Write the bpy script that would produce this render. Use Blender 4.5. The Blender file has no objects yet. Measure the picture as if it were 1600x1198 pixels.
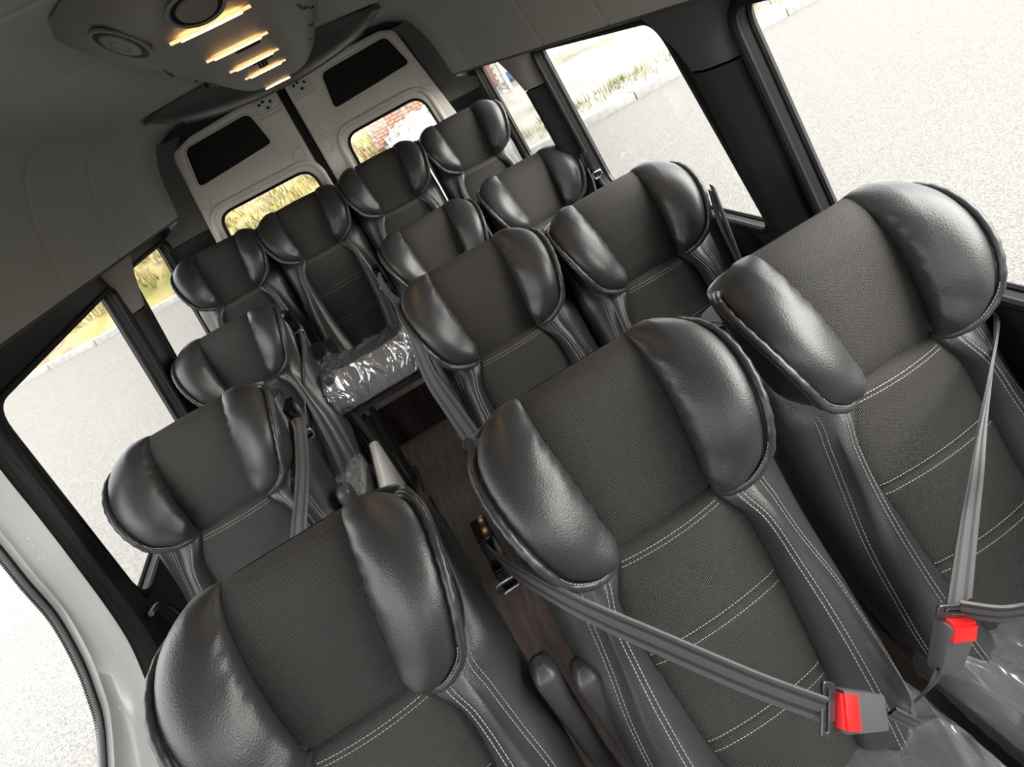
import bpy, bmesh, math, random
import numpy as np
from mathutils import Matrix, Vector
from math import sin, cos, pi, sqrt
random.seed(7); rng = np.random.default_rng(7)
SC = bpy.context.scene
COL = SC.collection

# ------------------------------------------------------------------ camera
cd = bpy.data.cameras.new('camera'); cam = bpy.data.objects.new('camera', cd); COL.objects.link(cam)
RGT = Vector((0.8616469844757247, -0.24882679055907686, -0.44232307473596943))
DWN = Vector((-0.48648332436543196, -0.15669438680255332, -0.859523614718555))
FWD = Vector((0.14456295949575265, 0.9557887305490771, -0.2560653301350815))
CAM = Vector((0.0785, -0.9141, 1.7588)); FPX = 1071.4; PPX, PPY = 781.43, 355.17
m = Matrix.Identity(4)
for i in range(3):
    m[i][0] = RGT[i]; m[i][1] = -DWN[i]; m[i][2] = -FWD[i]; m[i][3] = CAM[i]
cam.matrix_world = m
cd.sensor_width = 36; cd.lens = FPX / 1600 * 36
cd.shift_x = (800 - PPX) / 1600; cd.shift_y = (PPY - 599) / 1600
cd.clip_start = 0.02; cd.clip_end = 500
SC.camera = cam

# ------------------------------------------------------------------ light
w = bpy.data.worlds.new('world'); SC.world = w; w.use_nodes = True
nt = w.node_tree; nt.nodes.clear()
o = nt.nodes.new('ShaderNodeOutputWorld'); b = nt.nodes.new('ShaderNodeBackground')
tc = nt.nodes.new('ShaderNodeTexCoord'); sx = nt.nodes.new('ShaderNodeSeparateXYZ'); rp = nt.nodes.new('ShaderNodeValToRGB')
nt.links.new(tc.outputs['Generated'], sx.inputs[0]); nt.links.new(sx.outputs['Z'], rp.inputs[0])
rp.color_ramp.elements[0].position = 0.0; rp.color_ramp.elements[0].color = (1.0, 0.985, 0.95, 1)
rp.color_ramp.elements[1].position = 0.7; rp.color_ramp.elements[1].color = (0.93, 0.96, 1.0, 1)
nt.links.new(rp.outputs[0], b.inputs[0]); b.inputs[1].default_value = 3.1
nt.links.new(b.outputs[0], o.inputs[0])
sl = bpy.data.lights.new('sun', 'SUN'); so = bpy.data.objects.new('sun', sl); COL.objects.link(so)
sl.energy = 11.0; sl.angle = math.radians(75); sl.color = (1.0, 0.96, 0.9)
so.rotation_euler = Vector((.72,-.45,.60)).to_track_quat('Z', 'Y').to_euler()
vs = SC.view_settings
vs.view_transform = 'Standard'; vs.look = 'None'; vs.exposure = 0.65; vs.gamma = 1; vs.use_curve_mapping = False

# ------------------------------------------------------------------ helpers
def mat(name, base=(.5,.5,.5), rough=.5, metal=0, spec=.5, bump=None, coat=0, emit=None):
    mt = bpy.data.materials.new(name); mt.use_nodes = True
    n = mt.node_tree; p = n.nodes['Principled BSDF']
    p.inputs['Base Color'].default_value = (*base, 1); p.inputs['Roughness'].default_value = rough
    p.inputs['Metallic'].default_value = metal; p.inputs['Specular IOR Level'].default_value = spec
    p.inputs['Coat Weight'].default_value = coat
    if emit: p.inputs['Emission Color'].default_value = (*emit[:3], 1); p.inputs['Emission Strength'].default_value = emit[3]
    if bump:
        kind, scale, strength, dist = bump
        t = n.nodes.new('ShaderNodeTexCoord')
        if kind == 'noise':
            x = n.nodes.new('ShaderNodeTexNoise'); x.inputs['Scale'].default_value = scale; x.inputs['Detail'].default_value = 4; out = x.outputs[0]
        else:
            x = n.nodes.new('ShaderNodeTexVoronoi'); x.inputs['Scale'].default_value = scale; x.feature = 'SMOOTH_F1'; out = x.outputs['Distance']
        n.links.new(t.outputs['Object'], x.inputs['Vector'])
        bp = n.nodes.new('ShaderNodeBump'); bp.inputs['Strength'].default_value = strength; bp.inputs['Distance'].default_value = dist
        n.links.new(out, bp.inputs['Height']); n.links.new(bp.outputs[0], p.inputs['Normal'])
    return mt

def ramp_color(mt, cols, scale, kind='noise', detail=6, coord='Object', mapscale=None):
    """drive base colour by noise through a ramp [(pos, rgb)...]"""
    n = mt.node_tree; p = n.nodes['Principled BSDF']
    t = n.nodes.new('ShaderNodeTexCoord'); x = n.nodes.new('ShaderNodeTexNoise')
    x.inputs['Scale'].default_value = scale; x.inputs['Detail'].default_value = detail
    src = t.outputs[coord]
    if mapscale:
        mp = n.nodes.new('ShaderNodeMapping'); mp.inputs['Scale'].default_value = mapscale
        n.links.new(src, mp.inputs[0]); src = mp.outputs[0]
    n.links.new(src, x.inputs['Vector'])
    r = n.nodes.new('ShaderNodeValToRGB')
    while len(r.color_ramp.elements) < len(cols): r.color_ramp.elements.new(.5)
    for e, (ps, c) in zip(r.color_ramp.elements, cols): e.position = ps; e.color = (*c, 1)
    n.links.new(x.outputs[0], r.inputs[0]); n.links.new(r.outputs[0], p.inputs['Base Color'])
    return mt

def weave(name, dark, light, rough, pitch):
    mt = mat(name, dark, rough, spec=.25); n = mt.node_tree; p = n.nodes['Principled BSDF']
    t = n.nodes.new('ShaderNodeTexCoord'); s = n.nodes.new('ShaderNodeSeparateXYZ'); n.links.new(t.outputs['UV'], s.inputs[0])
    def M(op, a, bb=None):
        q = n.nodes.new('ShaderNodeMath'); q.operation = op
        for i, v in enumerate((a, bb)):
            if v is None: continue
            if isinstance(v, (int, float)): q.inputs[i].default_value = v
            else: n.links.new(v, q.inputs[i])
        return q.outputs[0]
    k = 2 * pi / pitch; zc = s.outputs['Y']
    u = M('SINE', M('MULTIPLY', M('ADD', s.outputs['X'], zc), k * .7))
    v = M('SINE', M('MULTIPLY', M('SUBTRACT', s.outputs['X'], zc), k * .7))
    h = M('MULTIPLY', u, v)
    r = n.nodes.new('ShaderNodeValToRGB')
    r.color_ramp.elements[0].position = .45; r.color_ramp.elements[0].color = (*dark, 1)
    r.color_ramp.elements[1].position = .95; r.color_ramp.elements[1].color = (*light, 1)
    n.links.new(M('ADD', M('MULTIPLY', h, .5), .5), r.inputs[0]); n.links.new(r.outputs[0], p.inputs['Base Color'])
    bp = n.nodes.new('ShaderNodeBump'); bp.inputs['Strength'].default_value = .5; bp.inputs['Distance'].default_value = .0008
    n.links.new(h, bp.inputs['Height']); n.links.new(bp.outputs[0], p.inputs['Normal'])
    return mt

def clear(name, trans, gloss_rough, tint=(1,1,1), white=0.0, bump=None, f0=.045):
    """thin clear sheet: transparent + fresnel gloss (+ a little white scatter)"""
    mt = bpy.data.materials.new(name); mt.use_nodes = True; n = mt.node_tree; n.nodes.clear()
    o = n.nodes.new('ShaderNodeOutputMaterial'); t = n.nodes.new('ShaderNodeBsdfTransparent'); t.inputs[0].default_value = (*[c*trans for c in tint], 1)
    g = n.nodes.new('ShaderNodeBsdfGlossy'); g.inputs['Roughness'].default_value = gloss_rough
    f = n.nodes.new('ShaderNodeLayerWeight'); f.inputs['Blend'].default_value = .5
    pw = n.nodes.new('ShaderNodeMath'); pw.operation = 'POWER'; pw.inputs[1].default_value = 5; n.links.new(f.outputs['Facing'], pw.inputs[0])
    ml = n.nodes.new('ShaderNodeMath'); ml.operation = 'MULTIPLY_ADD'; ml.inputs[1].default_value = .9; ml.inputs[2].default_value = f0; n.links.new(pw.outputs[0], ml.inputs[0])
    mx = n.nodes.new('ShaderNodeMixShader'); n.links.new(ml.outputs[0], mx.inputs[0])
    src = t.outputs[0]
    if white:
        d = n.nodes.new('ShaderNodeBsdfDiffuse'); d.inputs[0].default_value = (.85,.87,.9,1)
        m2 = n.nodes.new('ShaderNodeMixShader'); m2.inputs[0].default_value = white
        n.links.new(src, m2.inputs[1]); n.links.new(d.outputs[0], m2.inputs[2]); src = m2.outputs[0]
    n.links.new(src, mx.inputs[1]); n.links.new(g.outputs[0], mx.inputs[2]); n.links.new(mx.outputs[0], o.inputs[0])
    if bump:
        tc = n.nodes.new('ShaderNodeTexCoord'); x = n.nodes.new('ShaderNodeTexNoise'); x.inputs['Scale'].default_value = bump[0]; x.inputs['Detail'].default_value = 3
        n.links.new(tc.outputs['Object'], x.inputs['Vector'])
        bp = n.nodes.new('ShaderNodeBump'); bp.inputs['Strength'].default_value = bump[1]; bp.inputs['Distance'].default_value = bump[2]
        n.links.new(x.outputs[0], bp.inputs['Height'])
        n.links.new(bp.outputs[0], g.inputs['Normal']); n.links.new(bp.outputs[0], f.inputs['Normal'])
    return mt

class MB:
    """collects geometry and links it as ONE mesh object"""
    def __init__(s): s.v = []; s.f = []
    def add(s, vs, fs):
        k = len(s.v); s.v += [tuple(map(float, q)) for q in vs]; s.f += [tuple(k + i for i in q) for q in fs]; return s
    def grid(s, P, cu=False, cv=False, flip=False):
        P = np.asarray(P, float); nu, nv = P.shape[:2]; fs = []
        for i in range(nu if cu else nu - 1):
            for j in range(nv if cv else nv - 1):
                a, b2, c, d = i*nv+j, i*nv+(j+1) % nv, ((i+1) % nu)*nv+(j+1) % nv, ((i+1) % nu)*nv+j
                fs.append((a, d, c, b2) if flip else (a, b2, c, d))
        return s.add(P.reshape(-1, 3), fs)
    def tube(s, pts, r, n=8, closed=False, cap=True):
        pts = np.asarray(pts, float); N = len(pts)
        T = np.gradient(pts, axis=0) if not closed else np.roll(pts, -1, 0) - np.roll(pts, 1, 0)
        T /= np.linalg.norm(T, axis=1)[:, None] + 1e-12
        up = np.array([0, 0, 1.]) if abs(T[0][2]) < .9 else np.array([1., 0, 0]); rows = []
        rr = np.broadcast_to(np.asarray(r, float), (N,)); prev = None
        for i in range(N):
            if prev is None: a = np.cross(T[i], up)
            else: a = prev - T[i] * (prev @ T[i])
            a /= np.linalg.norm(a) + 1e-12; prev = a; b2 = np.cross(T[i], a)
            th = np.linspace(0, 2*pi, n, endpoint=False)
            rows.append(pts[i] + rr[i] * (np.cos(th)[:, None]*a + np.sin(th)[:, None]*b2))
        k = len(s.v); s.grid(np.array(rows), cu=closed, cv=True)
        if cap and not closed:
            s.f.append(tuple(k + i for i in range(n))[::-1]); s.f.append(tuple(k + (N-1)*n + i for i in range(n)))
        return s
    def box(s, c, d, R=None, bev=0):
        """box centre c, size d, optional bevel"""
        bm = bmesh.new(); bmesh.ops.create_cube(bm, size=1)
        for q in bm.verts: q.co = Vector((q.co.x*d[0], q.co.y*d[1], q.co.z*d[2]))
        if bev: bmesh.ops.bevel(bm, geom=list(bm.edges), offset=bev, segments=2, affect='EDGES', profile=.7)
        if R is not None:
            R3 = R.to_3x3() if hasattr(R, 'to_3x3') else R
            for q in bm.verts: q.co = R3 @ q.co
        for q in bm.verts: q.co += Vector(c)
        bm.verts.index_update(); s.add([q.co for q in bm.verts], [[q.index for q in f.verts] for f in bm.faces]); bm.free(); return s
    def ribbon(s, pts, wdir, width, th=.0015):
        pts = np.asarray(pts, float); W = np.broadcast_to(np.asarray(wdir, float), pts.shape); W = W / np.linalg.norm(W, axis=1)[:, None]
        T = np.gradient(pts, axis=0); Nn = np.cross(T, W); Nn /= np.linalg.norm(Nn, axis=1)[:, None] + 1e-9
        prof = []
        for a in np.linspace(-.5, .5, 7): prof.append((a*width, th*(1+.8*cos(a*4*pi))))
        top = [pts + W*a + Nn*h for a, h in prof]; bot = [pts + W*a - Nn*th for a, h in reversed(prof)]
        return s.grid(np.stack(top + bot, 1), cv=True)
    def disc(s, c, ax, r, h, n=24):
        ax = np.asarray(ax, float); ax /= np.linalg.norm(ax); c = np.asarray(c, float)
        return s.tube([c - ax*h/2, c + ax*h/2], r, n)
    def build(s, name, m, parent=None, loc=None, smooth=40, kind=None):
        me = bpy.data.meshes.new(name); me.from_pydata(s.v, [], s.f); me.validate(); me.update()
        return link(name, me, m, parent, loc, smooth, kind)

def link(name, me, m, parent=None, loc=None, smooth=40, kind=None):
    me.materials.clear()
    for q in (m if isinstance(m, (list, tuple)) else [m]): me.materials.append(q)
    if smooth:
        me.polygons.foreach_set('use_smooth', [True]*len(me.polygons))
        if smooth < 180: me.set_sharp_from_angle(angle=math.radians(smooth))
    ob = bpy.data.objects.new(name, me); COL.objects.link(ob)
    if parent is not None: ob.parent = parent
    if loc is not None: ob.location = loc
    if kind: ob['kind'] = kind
    return ob

def empty(name, loc, label=None, cat=None, group=None):
    e = bpy.data.objects.new(name, None); COL.objects.link(e); e.location = loc; e.empty_display_size = .1
    if label: tag(e, label, cat, group)
    return e
def tag(o, label, cat, group=None):
    o['label'] = label; o['category'] = cat
    if group: o['group'] = group
    return o
def struct(o, label=None, cat=None):
    o['kind'] = 'structure'
    if label: o['label'] = label
    if cat: o['category'] = cat
    return o
def base_of(o, loc, parent):
    """give a child made in world coordinates a parent without moving it"""
    o.parent = parent; o.location = -Vector(loc); return o

def cr(P, n=10, closed=False):
    P = np.asarray(P, float)
    Q = np.vstack([P[-1], P, P[0], P[1]]) if closed else np.vstack([2*P[0]-P[1], P, 2*P[-1]-P[-2]])
    out = []
    for i in range(1, len(Q)-2):
        for u in np.linspace(0, 1, n, endpoint=False):
            a, b2, c, d = Q[i-1:i+3]
            out.append(.5*((2*b2)+(-a+c)*u+(2*a-5*b2+4*c-d)*u*u+(-a+3*b2-3*c+d)*u**3))
    if not closed: out.append(P[-1])
    return np.array(out)
def resample(P, n):
    P = np.asarray(P, float); d = np.r_[0, np.cumsum(np.linalg.norm(np.diff(P, axis=0), axis=1))]
    t = np.linspace(0, d[-1], n); return np.stack([np.interp(t, d, P[:, k]) for k in range(P.shape[1])], 1)
def rounded(pts, r, n=6):
    """polygon with rounded corners"""
    pts = [Vector(p) for p in pts]; out = []; N = len(pts)
    rs = r if isinstance(r, (list, tuple)) else [r]*N
    for i in range(N):
        p, a, c = pts[i], pts[i-1], pts[(i+1) % N]
        u = (a-p).normalized(); v = (c-p).normalized(); ang = u.angle(v); d = min(rs[i]/math.tan(ang/2), (a-p).length*.49, (c-p).length*.49)
        p0, p1 = p+u*d, p+v*d
        for k in range(n+1):
            t = k/n; q = p0*(1-t)**2 + p*2*t*(1-t) + p1*t*t; out.append((q.x, q.y))
    return out
def sheet(name, outer, holes, thick, mapf, m, bev=0.0, parent=None, smooth=40, sub=None):
    """flat plate with holes made from a filled 2D curve, mapped to 3D by mapf(u,v,d)"""
    cu = bpy.data.curves.new('tmp', 'CURVE'); cu.dimensions = '2D'; cu.fill_mode = 'BOTH'
    cu.extrude = max(thick/2 - bev, .0005); cu.bevel_depth = bev; cu.bevel_resolution = 2; cu.offset = -bev
    for poly in [outer] + holes:
        sp = cu.splines.new('POLY'); sp.points.add(len(poly)-1); sp.use_cyclic_u = True
        for q, p in zip(sp.points, poly): q.co = (p[0], p[1], 0, 1)
    to = bpy.data.objects.new('tmp', cu); COL.objects.link(to)
    dg = bpy.context.evaluated_depsgraph_get(); dg.update()
    me = bpy.data.meshes.new_from_object(to.evaluated_get(dg))
    bpy.data.objects.remove(to); bpy.data.curves.remove(cu)
    bm = bmesh.new(); bm.from_mesh(me)
    bmesh.ops.remove_doubles(bm, verts=bm.verts, dist=1e-5)
    if sub: bmesh.ops.subdivide_edges(bm, edges=[e for e in bm.edges if e.calc_length() > sub], cuts=2)
    for q in bm.verts: q.co = Vector(mapf(q.co.x, q.co.y, q.co.z))
    bmesh.ops.recalc_face_normals(bm, faces=bm.faces)
    bm.to_mesh(me); bm.free(); me.name = name
    return link(name, me, m, parent, smooth=smooth)
def interp(z, zs, vs):
    zs = np.asarray(zs, float); vs = np.asarray(vs, float)
    if zs[0] > zs[-1]: zs, vs = zs[::-1], vs[::-1]
    # smooth monotone-ish cubic (pchip-like via finite tangents)
    z = np.clip(z, zs[0], zs[-1]); i = np.clip(np.searchsorted(zs, z) - 1, 0, len(zs)-2)
    mt = np.gradient(vs, zs); h = zs[i+1]-zs[i]; t = (z-zs[i])/h
    return ((2*t**3-3*t**2+1)*vs[i] + (t**3-2*t**2+t)*h*mt[i] + (-2*t**3+3*t**2)*vs[i+1] + (t**3-t**2)*h*mt[i+1])

# ------------------------------------------------------------------ materials
LEATHER = mat('leather', (.030,.031,.032), .39, spec=.55, bump=('voronoi', 420, .34, .0012))
LEATHER_D = mat('leather_dark', (.020,.021,.022), .45, spec=.4, bump=('voronoi', 420, .2, .001))
FABRIC = weave('seat_fabric', (.017,.0166,.0162), (.125,.119,.111), .8, .0042)
PIPE = mat('piping_leather', (.035,.036,.038), .33, bump=('noise', 160, .3, .002))
STITCH = mat('stitch_thread', (.42,.415,.395), .7)
PLASTIC = mat('black_plastic', (.012,.012,.013), .35)
PLASTIC_M = mat('black_plastic_matt', (.022,.023,.024), .55, bump=('noise', 900, .15, .0006))
GLOSSB = mat('black_gloss', (.006,.006,.006), .15)
METAL = mat('steel', (.45,.45,.46), .28, metal=1)
METAL_D = mat('dark_steel', (.09,.09,.095), .35, metal=.8)
BUCK = mat('buckle_plastic', (.085,.085,.086), .36, bump=('noise', 900, .1, .0005))
RED = mat('red_button', (.85,.012,.012), .4)
WEB_D = mat('webbing_dark', (.030,.030,.032), .6, bump=('noise', 700, .4, .0008))
WEB = mat('webbing', (.075,.075,.077), .6, bump=('noise', 700, .4, .0008))
SHIELD = mat('pale_shield', (.62,.61,.57), .45)
WRAP = clear('plastic_wrap', .93, .13, white=.17, bump=(11, .3, .02), f0=.28)
GLASS = clear('window_glass', .93, .02, tint=(1,1,.995))
LINER = mat('headliner', (.30,.30,.29), .9, spec=.1, bump=('noise', 600, .25, .001))
LINER_M = mat('headliner_mid', (.11,.11,.108), .85, spec=.1, bump=('noise', 600, .2, .001))
LINER_D = mat('headliner_dark', (.06,.06,.062), .85, spec=.15, bump=('noise', 600, .2, .001))
BEIGE = mat('pillar_cap', (.20,.185,.165), .75, bump=('noise', 500, .15, .001))
VINYL = mat('black_vinyl', (.006,.0062,.0065), .55, spec=.3, bump=('noise', 500, .15, .0008))
RUBBER = mat('black_rubber', (.006,.006,.006), .55, spec=.2)
PAINT = mat('door_paint', (.68,.645,.58), .35, spec=.5)
JAMB = mat('jamb_paint', (.42,.43,.42), .3, coat=.3)
JAMB.node_tree.nodes['Principled BSDF'].inputs['Coat Roughness'].default_value = .1
CONSOLE = mat('console_plastic', (.125,.117,.105), .5, bump=('noise', 700, .5, .0015))
LAMP = mat('lamp', (1,.7,.4), .3, emit=(1.0,.58,.22,14))
LAMPRIM = mat('lamp_lens', (.9,.7,.5), .25, emit=(1.0,.50,.20,.9))
WOOD = mat('floor_wood', (.05,.035,.03), .5, spec=.35)
ramp_color(WOOD, [(.25,(.060,.045,.040)),(.5,(.100,.076,.068)),(.75,(.145,.115,.104))], 6, mapscale=(9,1.0,1), detail=8)

# ------------------------------------------------------------------ van shell
SHELL = [(.80,1.635),(.784,1.74),(.768,1.84),(.745,1.91),(.718,1.967),(.689,2.005),(.65,2.028),(.607,2.042),(.5,2.054),(.276,2.065),(0,2.07)]
sec = np.array(SHELL + [(-x, z) for x, z in SHELL[-2::-1]])
SEAMS = [-2.4, -1.3, -.55, .20, .725, 1.249, 1.775, 2.296, 2.99]
ceil = struct(empty('ceiling', (0, 0, 0)), 'grey fabric headliner in cross panels curving down to the windows')
for y0, y1 in zip(SEAMS[:-1], SEAMS[1:]):
    b = MB(); ys = [y0+.002, y0+.0035, y0+.006] + list(np.linspace(y0+.03, y1-.03, 5)) + [y1-.006, y1-.0035, y1-.002]
    rows = []
    for k, y in enumerate(ys):
        e = min(k, len(ys)-1-k); off = {0:.006, 1:.0018, 2:0}.get(e, 0)
        c = sec.copy(); n = np.stack([np.gradient(c[:,1]), -np.gradient(c[:,0])], 1); n /= np.linalg.norm(n, axis=1)[:,None]
        c = c - n*off*np.sign((n*(c-[0,1.5])).sum(1))[:,None]*-1
        rows.append(np.c_[c[:,0], np.full(len(c), y), c[:,1]])
    b.grid(np.array(rows)); ob = b.build('headliner_panel', LINER, ceil, smooth=60)
b = MB(); c = sec*1.0; c[:,0] *= 1.02; c[:,1] += .02
b.grid(np.array([np.c_[c[:,0], np.full(len(c), y), c[:,1]] for y in (-2.4, 3.05)])); b.build('roof_skin', LINER_D, ceil)

# floor
b = MB(); b.box((0, .30, -.03), (2.0, 5.6, .06)); fl = struct(b.build('floor', WOOD, smooth=0), 'dark brown wood look vinyl floor')
b = MB(); b.box((0, 2.86, .125), (1.70, .42, .25)); st = struct(b.build('trim_1', WOOD, smooth=0), 'dark brown wood look riser step at the rear under the back bench')

def wall_map(side):
    def f(u, v, d):
        x = .985 - .07*max(0, v-.95) ; return (side*(x + d), u, v)
    return f
Zs = -.02
WR1 = rounded([(-.80,.945),(.405,.945),(.405,1.583),(-.80,1.583)], [.08,.10,.07,.08])
WR2 = rounded([(.62,.965),(1.765,.965),(1.745,1.612),(.70,1.600)], [.06,.06,.05,.09])
WR3 = rounded([(1.98,1.0),(2.84,1.0),(2.80,1.628),(2.02,1.622)], [.05,.06,.07,.09])
WL2 = rounded([(.905,.850),(1.875,.89),(1.865,1.555),(.835,1.515)], [.08,.06,.05,.07])
WL3 = rounded([(2.05,.95),(2.84,.97),(2.82,1.568),(2.10,1.566)], [.05,.06,.07,.08])
WC = rounded([(-2.15,1.0),(-1.05,1.0),(-1.05,1.57),(-1.85,1.57)], [.06,.06,.06,.12])
wr = sheet('wall_right', [(-2.4,Zs),(3.05,Zs),(3.05,1.66),(-2.4,1.66)], [WR1,WR2,WR3,WC], .06, wall_map(1), VINYL, .012)
struct(wr, 'black trimmed side wall with three windows on the right')
wl = sheet('wall_left', [(.80,Zs),(3.05,Zs),(3.05,1.66),(.795,1.66)], [WL2,WL3], .06, wall_map(-1), VINYL, .012)
struct(wl, 'black trimmed side wall with two windows behind the sliding door')
def window(name, loop, side, lab):
    e = struct(empty(name, (0,0,0)), lab)
    f = wall_map(side)
    g = sheet('pane', loop, [], .004, lambda u, v, d: f(u, v, d+.022), GLASS, 0, e, smooth=0)
    c = np.array([f(u, v, -.030) for u, v in loop]); b = MB(); b.tube(c, .011, 8, closed=True); b.build('seal', RUBBER, e)
    c = np.array([f(u, v, .012) for u, v in loop]); b = MB(); b.tube(c, .008, 6, closed=True); b.build('frame', PLASTIC, e)
    return e
wf = sheet('wall_front', [(-1.0,Zs),(1.0,Zs),(.98,1.66),(.70,2.0),(.3,2.08),(-.3,2.08),(-.70,2.0),(-.98,1.66)], [rounded([(-.80,1.02),(.80,1.02),(.70,1.82),(-.70,1.82)], .1)], .05, lambda u, v, d: (u, -2.42+d+.25*(v-1.0)*(v > 1), v), VINYL, .01)
struct(wf, 'black cab front with the windscreen opening, behind the viewpoint')
wc = sheet('wall_side', [(-2.4,Zs),(-.86,Zs),(-.86,1.66),(-2.4,1.66)], [WC], .06, wall_map(-1), VINYL, .012)
struct(wc, 'black cab side wall ahead of the sliding door opening')
window('window_1', WR1, 1, 'large side window nearest on the right')
window('window_2', WR2, 1, 'middle side window on the right')
window('window_3', WR3, 1, 'rear side window on the right')
window('window_4', WL2, -1, 'larger side window on the left behind the door opening')
window('window_5', WL3, -1, 'rear side window on the left')

# headliner edge rails over the windows
for k, s in ((2, 1), (3, -1)):
    b = MB(); y0 = -2.4
    prof = [(.800,1.64),(.803,1.630),(.815,1.624),(.85,1.621),(.905,1.620),(.925,1.64)]
    b.grid(np.array([[(s*x, y, z) for x, z in prof] for y in np.linspace(y0, 2.93, 30)]))
    struct(b.build('trim_%d' % k, LINER_D), 'dark edge rail of the headliner above the %s windows' % ('right' if s > 0 else 'left'))

def pillar(name, side, y0, y1, zb, zt, cap, lab, zsplit=1.45, x_in=.815):
    e = struct(empty(name, (0,0,0)), lab)
    def secs(za, zc, n, fl):
        rows = []
        for z in np.linspace(za, zc, n):
            t = max(0, (z-zsplit)/(zt-zsplit)) if fl else 0
            g = .085*t**2.2; yy0, yy1 = y0-g, y1+g*.8; xi = x_in - .07*max(0,z-.95) - .03*t
            xo = .962 - .07*max(0, z-.95); ym = (y0+y1)/2
            rows.append([(side*xo, yy0, z),(side*(xi+.045), yy0+.004, z),(side*(xi+.012), yy0+.03, z),(side*xi, yy0+.05, z),(side*xi, yy1-.05, z),(side*(xi+.012), yy1-.03, z),(side*(xi+.045), yy1-.004, z),(side*xo, yy1, z)])
        return np.array(rows)
    b = MB(); b.grid(secs(zb, zsplit-.003, 8, False)); b.build('lower_cover', VINYL, e, smooth=60)
    b = MB(); b.grid(secs(zsplit+.003, zt, 10, True)); b.build('upper_cover', cap, e, smooth=60)
    return e
pillar('trim_4', 1, .420, .565, .0, 1.64, LINER_D, 'black window pillar between the two nearest right windows', 1.47, .885)
pillar('trim_5', 1, 1.785, 1.90, .0, 1.645, BEIGE, 'black window pillar with beige top before the rear right window', 1.47, .885)
pillar('trim_6', -1, 1.895, 2.04, .0, 1.625, BEIGE, 'black window pillar with beige top between the left windows', 1.42, .925)

# sliding door opening on the left: black trim, painted jamb, rubber seal
def ray_x(u, v, x):
    d = RGT*((u-PPX)/FPX) + DWN*((v-PPY)/FPX) + FWD; t = (x-CAM.x)/d.x; return CAM + d*t
def px_curve(pts, x, n=40):
    return cr([tuple(ray_x(u, v, x)) for u, v in pts], 10)
jr = [tuple(ray_x(u, v, -.945)) for u, v in [(-60,660),(7,748),(60,814),(124,898),(188,988),(215,1040),(240,1110),(255,1200),(262,1290)]]
jf = [tuple(ray_x(u, v, -1.0)) for u, v in [(-90,742),(0,849),(45,905),(90,958),(128,1026),(147,1075),(160,1120),(166,1198),(166,1290)]]
jr.insert(0, (jr[0][0]+.02, jr[0][1]+.005, 1.66)); jf.insert(0, (jf[0][0]+.02, jf[0][1]+.01, 1.68))
jr, jf = resample(cr(jr), 60), resample(cr(jf), 60)
e = struct(empty('door_3', (0,0,0)), 'open sliding door frame, painted silver grey with a black rubber seal')
rows = []
for a, c in zip(jf, jr):
    row = []
    for s, dx in ((0,.0),(.05,.012),(.10,.003),(.18,-.004),(.45,.0),(.72,.004),(.80,.016),(.88,.016),(.95,.002),(1,-.015)):
        p = a*(1-s) + c*s; row.append((p[0]+dx, p[1], p[2]))
    rows.append(row)
b = MB(); b.grid(np.array(rows)); ob = b.build('door_jamb', JAMB, e, smooth=60)
b = MB(); b.tube(jf + [.0,-.010,0], .006, 10); b.build('seal', RUBBER, e)
b = MB(); b.tube(jf + [-.002,-.021,0], .008, 10); b.build('seal_lip', mat('grey_seal', (.10,.10,.10), .4), e)
b = MB()
for p in resample(jf + [-.003,-.030,0], 200): b.box(p, (.005,.004,.003))
b.build('seal_teeth', RUBBER, e, smooth=0, kind='stuff')
b = MB()
for k in range(9):
    i = random.randrange(20, 54); s = random.uniform(.3,.7); p = jf[i]*(1-s)+jr[i]*s
    b.box((p[0]+.004, p[1], p[2]), (.002, random.uniform(.003,.006), random.uniform(.001,.003)))
b.build('paint_chip', mat('chip', (.8,.8,.78), .6), e, smooth=0, kind='stuff')
# black pillar trim behind the jamb
tf = resample(cr([tuple(p + np.array([.012,.004,0])) for p in jr[::6]]), 30)
tr = resample(cr([tuple(ray_x(u, v, -.915)) for u, v in [(-90,540),(-30,600),(5,650),(71,748),(150,840),(233,936),(300,1015),(330,1080)]]), 30)
rows = []
for a, c in zip(tf, tr):
    rows.append([(a[0]*(1-s)+c[0]*s+dx, a[1]*(1-s)+c[1]*s, a[2]*(1-s)+c[2]*s) for s, dx in ((0,-.03),(.02,-.012),(.14,-.002),(.20,-.012),(.25,-.004),(.42,.004),(.46,-.003),(.85,.002),(1,-.004))])
b = MB(); b.grid(np.array(rows)); struct(b.build('trim_7', VINYL, smooth=50), 'black moulded pillar trim beside the silver door frame')

# ------------------------------------------------------------------ rear doors
YD = 2.955
dm = lambda u, v, d: (u, YD + d, v)
UL = rounded([(-.660,1.710),(-.214,1.746),(-.245,1.943),(-.622,1.922)], [.03,.03,.05,.05])
UR = rounded([(.150,1.751),(.640,1.787),(.582,1.976),(.178,1.955)], [.03,.03,.05,.05])
GL = rounded([(-.70,.98),(-.105,.98),(-.112,1.541),(-.650,1.541)], [.08,.08,.09,.08])
GR = rounded([(.120,.98),(.665,.98),(.603,1.612),(.130,1.602)], [.08,.08,.09,.08])
DL = rounded([(-.80,.02),(-.082,.02),(-.064,2.0),(-.56,1.965),(-.690,1.925),(-.745,1.30)], [.02,.02,.02,.05,.05,.3])
DR = rounded([(-.030,.02),(.82,.02),(.765,1.30),(.640,1.985),(.56,2.012),(-.022,2.006)], [.02,.02,.3,.05,.05,.02])
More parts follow.
